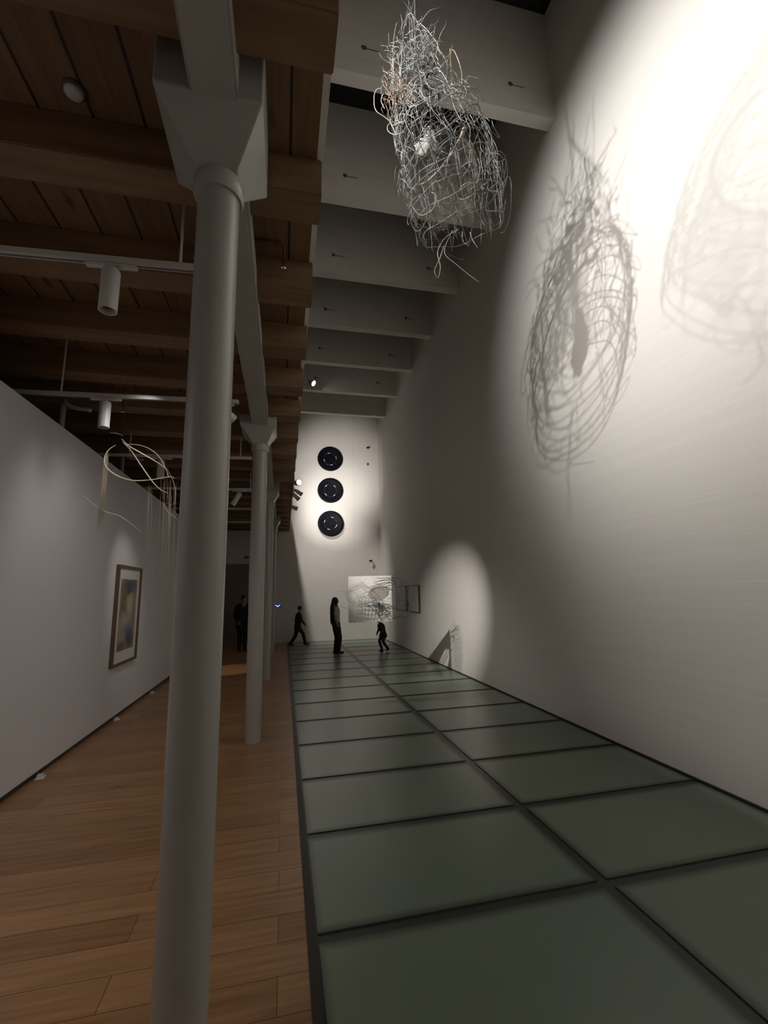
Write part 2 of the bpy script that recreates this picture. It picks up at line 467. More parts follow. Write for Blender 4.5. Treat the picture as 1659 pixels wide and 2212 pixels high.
def ghost_pipe(x, y, label):  # pipe shapes added to draw soft pale ghost streaks
    t = thing('ghost_streak', label, 'pipe', (0, 0, 0), 0, 'pale ghost streaks drawn as pipes behind the partition')
    bm = bmesh.new(); tube(bm, [(x, y + .05, ZS), (x, y + .05, .0)], .03, 12); obj('pipe', bm, M['fixture'], t, True)
    bm = bmesh.new()
    tube(bm, smooth_path([(x, y + .03, 3.90), (x + .03, y + .02, 3.78), (x + .12, y, 3.70), (x + .30, y, 3.68)], 8), .022, 10)
    obj('elbow', bm, M['fixture'], t, True)
    return t
ghost_pipe(-2.42, 5.25, 'pale ghost streak drawn as a pipe behind the partition beyond the second track')
ghost_pipe(-2.42, 7.15, 'pale ghost streak drawn as a pipe behind the partition beyond the third track')

def sprinkler(x, y, label, z=ZS):
    t = thing('sprinkler', label, 'sprinkler', (x, y, z), 0, 'ceiling sprinklers')
    bm = bmesh.new(); cyl(bm, (0, 0, .02), (0, 0, -.13), .007, n=10); obj('drop_pipe', bm, M['copper'], t)
    bm = bmesh.new(); lathe(bm, [(0, -.12), (.011, -.125), (.008, -.16), (.018, -.175), (.02, -.18), (0, -.182)], 16)
    obj('head', bm, M['chrome'], t, True)
    return t
s = sprinkler(-.035, 2.76, 'small chrome sprinkler on a bent copper pipe near the timber edge')
bm = bmesh.new(); tube(bm, smooth_path([(-.35, -.04, -.015), (-.2, -.04, -.015), (-.04, -.04, -.015), (0, -.02, -.02), (0, 0, -.06)], 6), .008, 8)
obj('supply_pipe', bm, M['copper'], s, True)
sprinkler(-.06, 6.3, 'small chrome sprinkler beside the bracket of the second column')
s = sprinkler(-1.62, 4.72, 'small chrome sprinkler hanging low above the willow loops', 3.65)
bm = bmesh.new(); cyl(bm, (0, 0, 0), (0, 0, ZS - 3.65), .006, n=8); obj('drop_rod', bm, M['copper'], s)

t = thing('smoke_detector', 'round white smoke detector on the dark timber soffit', 'smoke detector', (-.997, 1.97, ZS))
bm = bmesh.new(); lathe(bm, [(0, 0), (.05, 0), (.05, -.012), (0, -.012)], 32); obj('base', bm, M['darkfix'], t, True)
bm = bmesh.new(); lathe(bm, [(0, -.012), (.042, -.012), (.040, -.026), (.028, -.036), (0, -.038)], 32); obj('cover', bm, M['fixture'], t, True)

# projectors clipped to the edge of the timber deck
def edge_lamp(y, z, d, label, glow, r=.05, dx=.13, ln=.15):
    t = thing('edge_projector', label, 'spotlight', (XE + .009, y, z), 0, 'projectors on the edge of the timber deck')
    obj('clamp', newbox((0, -.035, -.03), (.012, .035, .16)), M['lampgrey'], t)
    bm = bmesh.new(); tube(bm, smooth_path([(.01, 0, .04), (dx * .6, 0, .04), (dx, 0, .02)], 5), .009, 10); obj('arm', bm, M['lampgrey'], t, True)
    Mx = Matrix.Translation((dx, 0, 0)) @ look_rot(d)
    bm = bmesh.new()
    lathe(bm, [(0, .07), (r * .6, .065), (r * .8, .03), (r, -.02), (r, -ln + .05), (r * 1.15, -ln + .045), (r * 1.15, -ln + .03), (r * .95, -ln + .03), (r * .9, -.02), (0, -.02)], 28, Mx)
    o = obj('housing', bm, M['lampgrey'], t, True); o.modifiers.new('es', 'EDGE_SPLIT').split_angle = .6
    bm = bmesh.new(); lathe(bm, [(0, -ln + .048), (r * .9, -ln + .048), (r * .9, -ln + .052), (0, -ln + .052)], 24, Mx)
    obj('lens', bm, glow, o)
    return t
edge_lamp(9.0, 3.84, (.45, -1, -.1), 'lit projector with a round white glow on the timber deck edge', M['glow'], dx=.055, r=.058)
edge_lamp(9.15, 3.70, (.7, .3, -.4), 'dark projector tucked right under the lit one', M['darkfix'], dx=.07, r=.04)
edge_lamp(9.95, 3.78, (.6, .5, -.5), 'dark projector pointing down, between the lit one and the lowest', M['darkfix'], dx=.05, r=.045)
edge_lamp(11.6, 3.83, (.8, .4, -.2), 'lowest dark projector in the cluster on the deck edge', M['darkfix'], dx=.03, r=.05)

t = thing('beam_floodlight', 'floodlight with a thin bright lens high up near the last roof beam', 'floodlight', (.67, 12.4, 7.655))
bm = bmesh.new(); tube(bm, [(-.06, 0, -.1), (-.06, .05, .4), (-.06, .05, 1.4)], .012, 10); obj('stem', bm, M['fixture'], t)
Mx = Matrix.Translation((.1, 0, .08)) @ look_rot((.62, -.35, -.5))
bm = bmesh.new(); lathe(bm, [(0, .16), (.06, .16), (.09, .05), (.10, -.02), (.085, -.02), (.07, 0), (0, 0)], 28, Mx); obj('housing', bm, M['fixture'], t, True)
bm = bmesh.new(); lathe(bm, [(0, -.012), (.082, -.012), (.082, -.006), (0, -.006)], 24, Mx); obj('lens', bm, M['glow'], t)

# ------------------------------------------------------------------ things on the end wall
for i, (x, z, lab) in enumerate(((1.602, 6.44, 'topmost of three black round dishes on the end wall'), (1.602, 5.255, 'middle one of three black round dishes on the end wall'),
                                 (1.612, 4.047, 'lowest of three black round dishes on the end wall'))):
    t = thing('black_dish', lab, 'dish', (x, YF - .03, z), 0, 'black dishes on the end wall')
    Mx = Matrix.Rotation(PI / 2, 4, 'X')
    bm = bmesh.new()
    lathe(bm, [(0, 0), (.36, 0), (.455, .05), (.462, .058), (.458, .066), (.40, .062), (.27, .040), (.22, .034), (0, .034)], 72, Mx)
    obj('plate', bm, M['dish'], t, True)
    bm = bmesh.new(); lathe(bm, [(0, -.029), (.12, -.029), (.12, .002), (0, .002)], 32, Mx); obj('wall_mount', bm, M['dish'], t)
    bm = bmesh.new(); lathe(bm, [(.205, .03), (.21, .052), (.225, .060), (.24, .052), (.245, .036)], 72, Mx)
    rg = obj('ring', bm, M['dishring'], t, True)
    for j in range(4):
        a = (.3, 1.8, 3.4, 4.9)[j] + i * .5
        m2 = Matrix.Translation((.225 * math.cos(a), -.058, .225 * math.sin(a))) @ Matrix.Rotation(-a, 4, 'Y')
        bm = bmesh.new(); bmesh.ops.create_uvsphere(bm, u_segments=12, v_segments=8, radius=1)
        for v in bm.verts: v.co = m2 @ V((v.co.x * .014, v.co.y * .012, v.co.z * .055))
        obj('glint_bead', bm, M['fixture'], rg, True)  # pale colour paints the glints on the ring

def cctv(x, z, label):
    t = thing('security_camera', label, 'camera', (x, YF, z), 0, 'cameras on the end wall')
    obj('wall_plate', newbox((.02, -.015, -.04), (.08, 0, .04), .006), M['fixture'], t)
    bm = bmesh.new(); tube(bm, [(.06, -.01, .02), (.05, -.12, .02)], .014, 10); obj('arm', bm, M['fixture'], t, True)
    bm = bmesh.new(); cyl(bm, (.05, -.12, .01), (-.04, -.16, -.01), .03, n=16); obj('body', bm, M['black_cloth'], t)
    bm = bmesh.new(); cyl(bm, (-.04, -.16, -.01), (-.05, -.165, -.012), .02, n=16); obj('lens', bm, M['dishring'], t)
cctv(3.0, 6.92, 'upper black security camera on the end wall, level with the top dish')
cctv(3.03, 2.70, 'lower black security camera on the end wall above the paper sheet')
t = thing('wall_socket', 'small pale wall box between the two security cameras', 'wall box', (3.02, YF, 6.32))
obj('plate', newbox((-.05, -.02, -.06), (.05, 0, .06), .006), M['fixture'], t)
obj('cover', newbox((-.035, -.028, -.045), (.035, -.018, .045), .004), M['darkfix'], t)
t = thing('wall_sensor', 'small dark oval sensor on the end wall above the doorway', 'sensor', (-1.238, YF, 2.86))
bm = bmesh.new(); bmesh.ops.create_uvsphere(bm, u_segments=20, v_segments=10, radius=1)
for v in bm.verts: v.co = V((v.co.x * .09, v.co.y * .05 - .02, v.co.z * .045))
obj('case', bm, M['darkfix'], t, True)
obj('base', newbox((-.06, -.015, -.03), (.06, 0, .03), .004), M['fixture'], t)
t = thing('blue_wall_light', 'tiny blue winged light glowing low on the end wall', 'light', (-.18, YF, 1.21))
obj('back_plate', newbox((-.11, -.015, -.05), (.11, 0, .05), .006), M['darkfix'], t)
bm = bmesh.new()
for s in (-1, 1):
    tube(bm, [(0, -.02, -.02), (s * .045, -.02, .012), (s * .085, -.02, .024)], [.016, .016, .007], 8)
tube(bm, [(0, -.02, .0), (0, -.02, -.04)], [.016, .008], 8)
obj('lamp', bm, M['blue'], t)
# doorway in the end wall: a flat sheet with the dark of the opening in its colour
struct(obj('door_1', newbox((-2.9, YF - .02, 0), (-1.15, YF + .001, 2.64)), mat('doorway_grey', (.26, .225, .20), .8, var=.05)), 'flat sheet painted as a dark doorway opening at the end of the oak floor', 'door')

# ------------------------------------------------------------------ framed pictures
t = thing('framed_print', 'tall brown-framed blue and brown print hung on the pale partition', 'picture', (XL, 7.15, 1.385))
W, Hh = .50, .675
bm = bmesh.new()
for lo, hi in (((0, -W, -Hh), (.045, -W + .034, Hh)), ((0, W - .034, -Hh), (.045, W, Hh)), ((0, -W + .034, -Hh), (.045, W - .034, -Hh + .034)), ((0, -W + .034, Hh - .034), (.045, W - .034, Hh))):
    box(bm, lo, hi)
obj('frame', bm, M['frame'], t)
mo = obj('mount', newbox((.002, -W + .03, -Hh + .03), (.02, W - .03, Hh - .03)), M['mount'], t)
obj('print', newbox((.019, -.33, -.49), (.023, .36, .49)), M['art'], mo)

for y0, y1, lab in ((12.33, 13.42, 'framed pale sheet on the tall wall, the one behind the wire cage'), (11.08, 12.12, 'framed pale sheet on the tall wall, clear of the wire cage')):
    t = thing('framed_sheet', lab, 'picture', (XR, (y0 + y1) / 2, 1.40), 0, 'framed pale sheets on the tall wall')
    w, h = (y1 - y0) / 2, .355
    bm = bmesh.new()
    for lo, hi in (((-.035, -w, -h), (0, -w + .05, h)), ((-.035, w - .03, -h), (0, w, h)), ((-.035, -w + .05, -h), (0, w - .03, -h + .028)), ((-.035, -w + .05, h - .018), (0, w - .03, h))):
        box(bm, lo, hi)
    obj('frame', bm, M['darkframe'], t)
    obj('sheet', newbox((-.028, -w + .04, -h + .02), (-.004, w - .02, h - .01)), M['mount'], t)

for y, lab in ((5.05, 'small white marker at the foot of the partition, closest to the viewer'), (7.0, 'small white marker at the foot of the partition below the framed print'), (8.68, 'small white marker at the foot of the partition, beyond the framed print')):
    t = thing('floor_marker', lab, 'marker', (-2.16, y, 0), .2, 'white markers at the foot of the partition')
    obj('base', newbox((-.035, -.05, 0), (.035, .05, .008), .002), M['mount'], t)
    obj('tab', newbox((-.03, -.012, .007), (.02, .03, .03), .003), M['fixture'], t)

# ------------------------------------------------------------------ big hanging willow sculpture
random.seed(21)
AX = [(-.05, V((.965, 2.90, 6.38))), (0, V((1.012, 2.92, 6.25))), (.25, V((1.135, 3.04, 5.98))), (.42, V((1.228, 3.12, 5.78))), (.62, V((1.405, 3.22, 5.51))), (.84, V((1.523, 3.32, 5.22))), (1.0, V((1.598, 3.40, 4.975))), (1.15, V((1.655, 3.47, 4.72)))]
RP = [(-.05, .12), (0, .18), (.12, .23), (.25, .26), (.36, .31), (.46, .38), (.62, .425), (.84, .42), (1.0, .385), (1.15, .3)]
def interp(tab, t):
    if t <= tab[0][0]: return tab[0][1]
    for (a, x), (b, y) in zip(tab, tab[1:]):
        if t <= b:
            k = (t - a) / (b - a); return x * (1 - k) + y * k
    return tab[-1][1]
def body(t, ang, k=1.0):
    c = interp(AX, t)
    d = (interp(AX, min(t + .05, 1.15)) - interp(AX, max(t - .05, -.05))).normalized()
    u = (V((1, 0, 0)) - d * d.x).normalized(); w = d.cross(u)
    r = interp(RP, t) * k
    return c + (u * math.cos(ang) + w * math.sin(ang)) * r
ws = thing('willow_sculpture', 'large tangled wire and willow basket hanging high between the roof beams and the tall wall', 'sculpture', (1.35, 3.1, 4.5))
def pobj(name, bm, m, smooth=True):
    for v in bm.verts: v.co -= V((1.35, 3.1, 4.5))
    return obj(name, bm, m, ws, smooth)
N = 18
for i in range(N):                                     # lengthwise ribs
    a0 = 2 * PI * i / N + random.uniform(-.1, .1)
    t0 = random.choice((.05, .15, .25, .38)); t1 = random.uniform(.93, 1.02)
    ph = random.uniform(0, 6)
    pts = [body(t0 + (t1 - t0) * k / 22, a0 + .10 * math.sin(ph + k * .5) + .25 * (k / 22), 1 + .035 * math.sin(ph + k)) for k in range(23)]
    bm = bmesh.new(); tube(bm, pts, [.0032 * (1 - .4 * k / 22) for k in range(23)], 5)
    pobj('rib', bm, M['wired'] if i % 3 == 0 else M['wire'])
for i in range(11):                                    # hoops
    t = .40 + .6 * i / 10
    tilt, ph = random.uniform(-.03, .03), random.uniform(0, 6)
    pts = [body(t + tilt * math.cos(2 * PI * k / 40 + ph) + .008 * math.sin(5 * 2 * PI * k / 40 + ph), 2 * PI * k / 40, 1 + .03 * math.sin(3 * 2 * PI * k / 40 + ph)) for k in range(41)]
    bm = bmesh.new(); tube(bm, pts, .0034, 5, False)
    pobj('hoop', bm, M['wired'] if i in (2, 4, 9) else M['wire'])
def curl(t, a, n=14, step=.045, turn=.5, k=1.0, drift=(.0, 0)):
    pts = []
    th = random.uniform(0, 6.28); w = random.uniform(-turn, turn)
    for j in range(n):
        pts.append(body(t, a, k))
        r = max(interp(RP, t), .12)
        t += math.sin(th) * step / 1.9 + drift[0]; a += math.cos(th) * step / r + drift[1]; th += w + random.uniform(-.25, .25)
        k += random.uniform(-.02, .025)
        t = max(-.05, min(t, 1.12))
    return pts
bm = bmesh.new()                                       # curled tendrils all over
bm2 = bmesh.new()
for i in range(150):
    t = random.choice((random.uniform(.30, .95), random.uniform(.3, .6), random.uniform(.02, .4)))
    a = random.uniform(0, 6.28)
    p = curl(t, a, random.randint(8, 18), .035, random.uniform(.1, .6), random.uniform(.9, 1.03))
    b_ = bm2 if random.random() < .3 else bm
    r = random.uniform(.0014, .0026)
    tube(b_, p, [r] * (len(p) - 1) + [r * .4], 4)
for i in range(44):                                    # long strands following the basket
    t = random.uniform(.3, .75); a = random.uniform(0, 6.28)
    n = random.randint(12, 20); th = PI / 2 + random.uniform(-.25, .25); p = []
    for j in range(n):
        p.append(body(t, a, 1.0 + random.uniform(-.01, .03))); t += .028; a += math.cos(th) * .1
        th += random.uniform(-.12, .12)
        if t > 1.04: break
    if len(p) > 3: tube(bm, p, .0023, 4)
o = pobj('tendrils', bm, M['wire']); o['kind'] = 'stuff'
o = pobj('pale_tendrils', bm2, M['wirel']); o['kind'] = 'stuff'
bm = bmesh.new()                                       # loose outer loops
for i in range(34):
    t = random.uniform(.2, .95); a = random.uniform(0, 6.28); r = random.uniform(.05, .17); e = random.uniform(.5, 1.4)
    ph = random.uniform(0, 6); n = random.randint(9, 16); k0 = random.uniform(.98, 1.08)
    p = []
    for j in range(n):
        q = ph + j * .42
        p.append(body(min(1.1, max(-.04, t + r * e * math.sin(q) / 1.5)), a + r * math.cos(q) / max(.15, interp(RP, t)), k0 + .16 * math.sin(PI * j / (n - 1))))
    tube(bm, smooth_path(p, 3), .0022, 4)
o = pobj('outer_loops', bm, M['wire']); o['kind'] = 'stuff'
bm = bmesh.new()                                       # thorny tuft on top
for i in range(210):
    t = random.uniform(-.04, .36); a = random.uniform(0, 6.28); k = random.uniform(.1, 1.15)
    p0 = body(t, a, k)
    d = V((random.gauss(0, .6), random.gauss(0, .6), random.gauss(.6, .6))).normalized()
    p = [p0]
    for j in range(random.randint(4, 8)):
        d = (d + V((random.gauss(0, .35), random.gauss(0, .35), random.gauss(0, .3)))).normalized()
        p.append(p[-1] + d * random.uniform(.02, .045))
    tube(bm, p, [.0018] * (len(p) - 1) + [.0008], 4)
for i in range(9):
    p = [body(-.03, i * .7, .8)]
    d = V((random.gauss(0, .25), random.gauss(0, .25), 1)).normalized()
    for j in range(7):
        d = (d + V((random.gauss(0, .15), random.gauss(0, .15), 0))).normalized(); p.append(p[-1] + d * .055)
    tube(bm, p, [.0014] * 7 + [.0006], 4)
o = pobj('tuft', bm, M['wire']); o['kind'] = 'stuff'
bm = bmesh.new()                                       # grey foliage clot inside the tuft
for i in range(60):
    p0 = body(random.uniform(.05, .36), random.uniform(0, 6.28), random.uniform(.1, .75))
    n = V((random.gauss(0, 1), random.gauss(0, 1), random.gauss(0, 1))).normalized(); u, w = frame_of(n)
    s = random.uniform(.02, .05)
    vs = [bm.verts.new(p0 + u * s * math.cos(q) * random.uniform(.6, 1.2) + w * s * .6 * math.sin(q) + n * .01 * math.sin(2 * q)) for q in (0, 1, 2, 3, 4, 5)]
    f = bm.faces.new(vs)
g = bmesh.ops.solidify(bm, geom=bm.faces[:], thickness=.004)
o = pobj('dry_leaves', bm, mat('dry_grey_leaf', (.13, .135, .135), .8, var=.4, scale=10), False); o['kind'] = 'stuff'
bm = bmesh.new()                                       # rust raffia on the left shoulder
for i in range(30):
    x0 = V((.89 + random.gauss(0, .05), 3.02 + random.gauss(0, .05), 6.02 + random.gauss(0, .08)))
    p = [x0]
    for j in range(7):
        p.append(p[-1] + V((random.gauss(.002, .022), random.gauss(0, .022), -.045)))
    tube(bm, p, .0028, 4)
o = pobj('raffia', bm, M['raffia']); o['kind'] = 'stuff'
bm = bmesh.new()                                       # loose whips below and at the left shoulder
for pts in ([(1.56, 3.4, 4.97), (1.42, 3.4, 4.85), (1.35, 3.42, 4.71), (1.37, 3.42, 4.56), (1.34, 3.42, 4.44), (1.31, 3.42, 4.51), (1.37, 3.42, 4.65), (1.42, 3.42, 4.8)],
            [(1.50, 3.4, 4.95), (1.417, 3.42, 4.72), (1.524, 3.40, 4.587), (1.633, 3.38, 4.48), (1.72, 3.36, 4.40)],
            [(1.68, 3.4, 4.96), (1.70, 3.4, 4.88), (1.747, 3.4, 4.80)],
            [(1.60, 3.4, 4.95), (1.61, 3.42, 4.87), (1.655, 3.42, 4.83)],
            [(.78, 3.1, 5.99), (.725, 3.1, 5.95), (.706, 3.1, 5.847), (.724, 3.1, 5.73), (.83, 3.1, 5.66), (.90, 3.1, 5.52)],
            [(.79, 3.1, 5.93), (.77, 3.1, 5.85), (.80, 3.1, 5.77)],
            [(.877, 3.1, 5.72), (.847, 3.1, 5.687), (.853, 3.08, 5.59), (.894, 3.05, 5.577), (.957, 3.0, 5.568)],
            [(.877, 3.1, 5.65), (.825, 3.1, 5.609), (.82, 3.08, 5.52), (.87, 3.05, 5.46), (.95, 3.0, 5.45)],
            [(1.77, 3.3, 5.375), (1.87, 3.3, 5.357), (1.96, 3.3, 5.37)]):
    pp = smooth_path(pts, 6); tube(bm, pp, [.0027] * (len(pp) - 1) + [.001], 5)
o = pobj('whips', bm, M['wirel']); o['kind'] = 'stuff'
bm = bmesh.new(); tube(bm, smooth_path([(1.40, 3.0, 6.02), (1.402, 3.0, 6.25), (1.405, 3.0, 6.47)], 6), .005, 6)
pobj('brass_rod', bm, M['brass'])
bm = bmesh.new(); tube(bm, smooth_path([(1.405, 3.0, 6.46), (1.45, 3.0, 6.44), (1.50, 3.0, 6.25), (1.49, 3.0, 6.05), (1.46, 3.0, 5.95)], 6), .0025, 5)
pobj('bent_twig', bm, M['gold_loop'])
bm = bmesh.new()                                       # crumpled plaster figure in the middle
bmesh.ops.create_icosphere(bm, subdivisions=4, radius=1)
for v in bm.verts:
    c = v.co.copy(); n = 1 + .16 * math.sin(5 * c.x + 3 * c.z) * math.cos(4 * c.y + 2 * c.x) + .07 * math.sin(11 * c.z + 7 * c.y)
    if c.z > .1: x, y, z = c.x * .075 + .02, c.y * .07, c.z * .21
    else: x, y, z = c.x * .13 - c.z * -.03, c.y * .09, c.z * .16
    v.co = V((1.19 + x * n * .85, 3.10 + y * n * .55, 5.50 + z * n * .85))
pobj('plaster_form', bm, M['plaster'])
bm = bmesh.new()                                       # curved gauze sheet in the lower half
G = []
for i in range(13):
    row = []
    for j in range(10):
        a = -2.6 + 2.5 * i / 12; t = .66 - .012 * i + .32 * j / 9
        row.append(bm.verts.new(body(t, a, .72 + .05 * math.sin(i + j))))
    G.append(row)
for i in range(12):
    for j in range(9): bm.faces.new((G[i][j], G[i + 1][j], G[i + 1][j + 1], G[i][j + 1]))
bmesh.ops.solidify(bm, geom=bm.faces[:], thickness=.004)
pobj('gauze_sheet', bm, M['gauze'])
bm = bmesh.new(); tube(bm, [body(.66 - .012 * i, -2.6 + 2.5 * i / 12, .75) for i in range(13)], [.006 + .014 * (i / 12) for i in range(13)], 8)
pobj('rolled_hem', bm, mat('pink_white_hem', (.34, .28, .25), .8, var=.1))
for (x, y, x2, y2) in ((1.0, 2.92, 1.0, 2.9), (1.05, 2.95, 1.1, 2.95)):
    bm = bmesh.new(); tube(bm, [(x, y, 6.2), (x2, y, ZROOF)], .0012, 5); pobj('hanging_thread', bm, M['wire'])

# ------------------------------------------------------------------ willow loops by the partition
lp = thing('willow_loops', 'bent pale willow loops with golden hanging threads in front of the partition', 'sculpture', (-1.05, 3.4, 2.4))
def lobj(name, bm, m):
    for v in bm.verts: v.co -= V((-1.05, 3.4, 2.4))
    return obj(name, bm, m, lp, True)
LOOPS = [
 ([(-1.237, 3.40, 2.791), (-1.195, 3.40, 2.789), (-1.151, 3.40, 2.774)], .002),
 ([(-1.159, 3.40, 2.749), (-1.103, 3.38, 2.693), (-1.007, 3.36, 2.634), (-.911, 3.37, 2.579), (-.84, 3.40, 2.529)], .006),
 ([(-1.141, 3.42, 2.719), (-1.075, 3.46, 2.729), (-1.013, 3.48, 2.718), (-.948, 3.48, 2.676), (-.898, 3.46, 2.615), (-.852, 3.42, 2.529), (-.827, 3.40, 2.47)], .004),
 ([(-1.194, 3.40, 2.702), (-1.221, 3.36, 2.652), (-1.231, 3.33, 2.59), (-1.21, 3.30, 2.515), (-1.146, 3.30, 2.456), (-1.054, 3.32, 2.425), (-.949, 3.36, 2.439), (-.827, 3.40, 2.477), (-.789, 3.40, 2.468)], .0055),
 ([(-1.151, 3.40, 2.725), (-1.069, 3.34, 2.642), (-.985, 3.30, 2.524), (-.901, 3.30, 2.406), (-.852, 3.32, 2.359), (-.81, 3.34, 2.343)], .005),
 ([(-1.459, 3.40, 2.363), (-1.354, 3.40, 2.31), (-1.292, 3.40, 2.255), (-1.216, 3.40, 2.211), (-1.142, 3.40, 2.189), (-1.095, 3.40, 2.16), (-.986, 3.40, 2.075)], .0028),
 ([(-.857, 3.40, 2.287), (-.822, 3.40, 2.224), (-.754, 3.40, 2.164)], .003),
 ([(-.84, 3.40, 2.529), (-.80, 3.41, 2.45), (-.78, 3.42, 2.36), (-.79, 3.42, 2.28), (-.857, 3.40, 2.287)], .002),
]
for pts, r in LOOPS:
    bm = bmesh.new(); pp = smooth_path(pts, 8); n = len(pp)
    tube(bm, pp, [.8 * r * (.4 + .6 * math.sin(PI * (i + 1) / (n + 1))) for i in range(n)], 7); lobj('loop', bm, M['gold_loop'])
bm = bmesh.new()
for i in range(22):                                    # brushed band of threads
    o_ = random.gauss(0, .009); q = random.gauss(0, .01)
    tube(bm, [(-1.225 + o_, 3.33 + q, 2.64 - random.uniform(0, .08)), (-1.222 + o_ * 1.2, 3.33 + q, 2.4), (-1.226 + o_ * 1.5, 3.33 + q, 2.12 + random.gauss(0, .04))], .0008, 4)
o = lobj('thread_band', bm, M['thread']); o['kind'] = 'stuff'
bm = bmesh.new()
for i in range(26):                                    # long fine curtain of threads
    x = random.choice((-.95, -.86, -.845, -.82, -.80, -.785)) + random.gauss(0, .010)
    y = 3.40 + random.gauss(0, .03)
    z0 = 2.45 - random.uniform(0, .12); z1 = 1.2 + random.uniform(0, .9)
    tube(bm, [(x, y, z0), (x + random.gauss(.012, .004), y, (z0 + z1) / 2), (x + .02, y, z1)], .0005, 4)
o = lobj('thread_curtain', bm, M['thread']); o['kind'] = 'stuff'
for x, z in ((-1.152, 2.76), (-.85, 2.53)):
    bm = bmesh.new(); tube(bm, [(x, 3.4, z), (x, 3.4, ZS)], .0008, 4); lobj('hanging_thread', bm, M['wired'])

# ------------------------------------------------------------------ hanging paper sheet with a hole, in a wire cage
random.seed(5)
YP, XP0, XP1, ZP0, ZP1 = 7.0, .99, 1.687, 1.150, 1.862
ps = thing('paper_sheet_sculpture', 'hanging square white paper sheet with a round hole inside a loose wire cage', 'sculpture', (1.34, YP, 1.15))
def qobj(name, bm, m, smooth=False):
    for v in bm.verts: v.co -= V((1.34, YP, 1.15))
    return obj(name, bm, m, ps, smooth)
HX, HZ, RX, RZ, TL = 1.478, 1.59, .172, .120, .22
bm = bmesh.new(); NS = 64
inner, outer, mid = [], [], []
for k in range(NS):
    a = 2 * PI * k / NS
    cx_, cz_ = RX * math.cos(a) * (1 + .02 * math.sin(9 * a)), RZ * math.sin(a) * (1 + .03 * math.sin(7 * a))
    px, pz = HX + cx_ * math.cos(TL) - cz_ * math.sin(TL), HZ + cx_ * math.sin(TL) + cz_ * math.cos(TL)
    dx, dz = px - HX, pz - HZ
    s = min(((XP1 - HX) / dx if dx > 0 else (XP0 - HX) / dx) if abs(dx) > 1e-6 else 1e9, ((ZP1 - HZ) / dz if dz > 0 else (ZP0 - HZ) / dz) if abs(dz) > 1e-6 else 1e9)
    ox, oz = HX + dx * s, HZ + dz * s
    inner.append((px, pz)); outer.append((ox, oz))
# snap the nearest outline points to the corners
for c in ((XP0, ZP0), (XP1, ZP0), (XP1, ZP1), (XP0, ZP1)):
    j = min(range(NS), key=lambda q: (outer[q][0] - c[0]) ** 2 + (outer[q][1] - c[1]) ** 2); outer[j] = c
LEV = 7
def wob(x, z): return .005 * math.sin(9 * x + 4 * z) * math.cos(11 * z - 3 * x) + .003 * math.sin(23 * x + 17 * z)
gr = [[bm.verts.new((i[0] + (o_[0] - i[0]) * l / LEV, YP + wob(i[0] + (o_[0] - i[0]) * l / LEV, i[1] + (o_[1] - i[1]) * l / LEV), i[1] + (o_[1] - i[1]) * l / LEV)) for l in range(LEV + 1)] for i, o_ in zip(inner, outer)]
for k in range(NS):
    for l in range(LEV): bm.faces.new((gr[k][l], gr[(k + 1) % NS][l], gr[(k + 1) % NS][l + 1], gr[k][l + 1]))
bmesh.ops.solidify(bm, geom=bm.faces[:], thickness=.006)
o = qobj('paper_sheet', bm, M['paper'], True); o.modifiers.new('es', 'EDGE_SPLIT').split_angle = .7
bm = bmesh.new()
def wire(pts, r=.0042, sub=6):
    tube(bm, smooth_path(pts, sub), r, 5)
F = YP - .05
for i in range(7):                                     # grid, lower left
    x = 1.12 + .055 * i; wire([(x, F, 1.60 - .02 * i), (x + .02, F - .03, 1.42), (x + .01, F, 1.2)], .0022)
for i in range(6):
    z = 1.20 + .065 * i; wire([(1.10 + .01 * i, F, z + .02), (1.25, F - .04, z), (1.45, F, z - .01)], .0022)
for i in range(17):                                    # arched wires over the sheet
    x0 = random.uniform(1.12, 1.45); z0 = random.uniform(1.2, 1.84)
    ang = random.uniform(-.9, .35); ln = random.uniform(.25, .5)
    pts = [(x0 + ln * q * math.cos(ang), F - .05 * math.sin(PI * q) + random.uniform(-.02, .02), z0 + ln * q * math.sin(ang) + .05 * math.sin(PI * q) + random.uniform(-.015, .015)) for q in (0, .25, .5, .75, 1)]
    pts = [(min(x, 1.75), y, max(1.17, min(z, 1.86))) for x, y, z in pts]
    wire(pts, random.choice((.002, .003, .0045)))
for i in range(6):                                    # knots of wire in the lower right corner
    x0, z0 = random.uniform(1.38, 1.62), random.uniform(1.2, 1.44)
    wire([(x0 + random.uniform(-.12, .12), F + random.uniform(-.04, .02), z0 + random.uniform(-.07, .07)) for q in range(5)], .003)
for i in range(24):                                    # bulging cage to the right
    z = 1.18 + .68 * i / 23; b = .27 * math.sin(PI * (i + 1.5) / 26) ** .5
    wire([(1.60, F, z + random.uniform(-.02, .02)), (1.72, F - .05, z + .02), (1.69 + b, F + .02, z + random.uniform(-.03, .03)), (1.72, F + .12, z)], .0016)
for i in range(8):
    b = .05 + .035 * i
    wire([(1.66, F, 1.84), (1.69 + b * .8, F, 1.78), (1.69 + b, F, 1.52), (1.69 + b * .85, F, 1.27), (1.66, F, 1.18)], .0022)
for r in (.14, .17, .19):                              # pale hoop shadow on the left, drawn as wires
    wire([(1.14 + r * math.cos(a), F, 1.58 + r * .85 * math.sin(a)) for a in [.6 + q * .5 for q in range(10)]], .0015)
wire([(.85, F, 1.63), (1.0, F, 1.62), (1.15, F, 1.66)], .0015); wire([(.86, F, 1.40), (1.0, F, 1.36), (1.2, F, 1.30)], .0015)
o = qobj('wire_cage', bm, M['wired'], True); o['kind'] = 'stuff'
bm = bmesh.new()
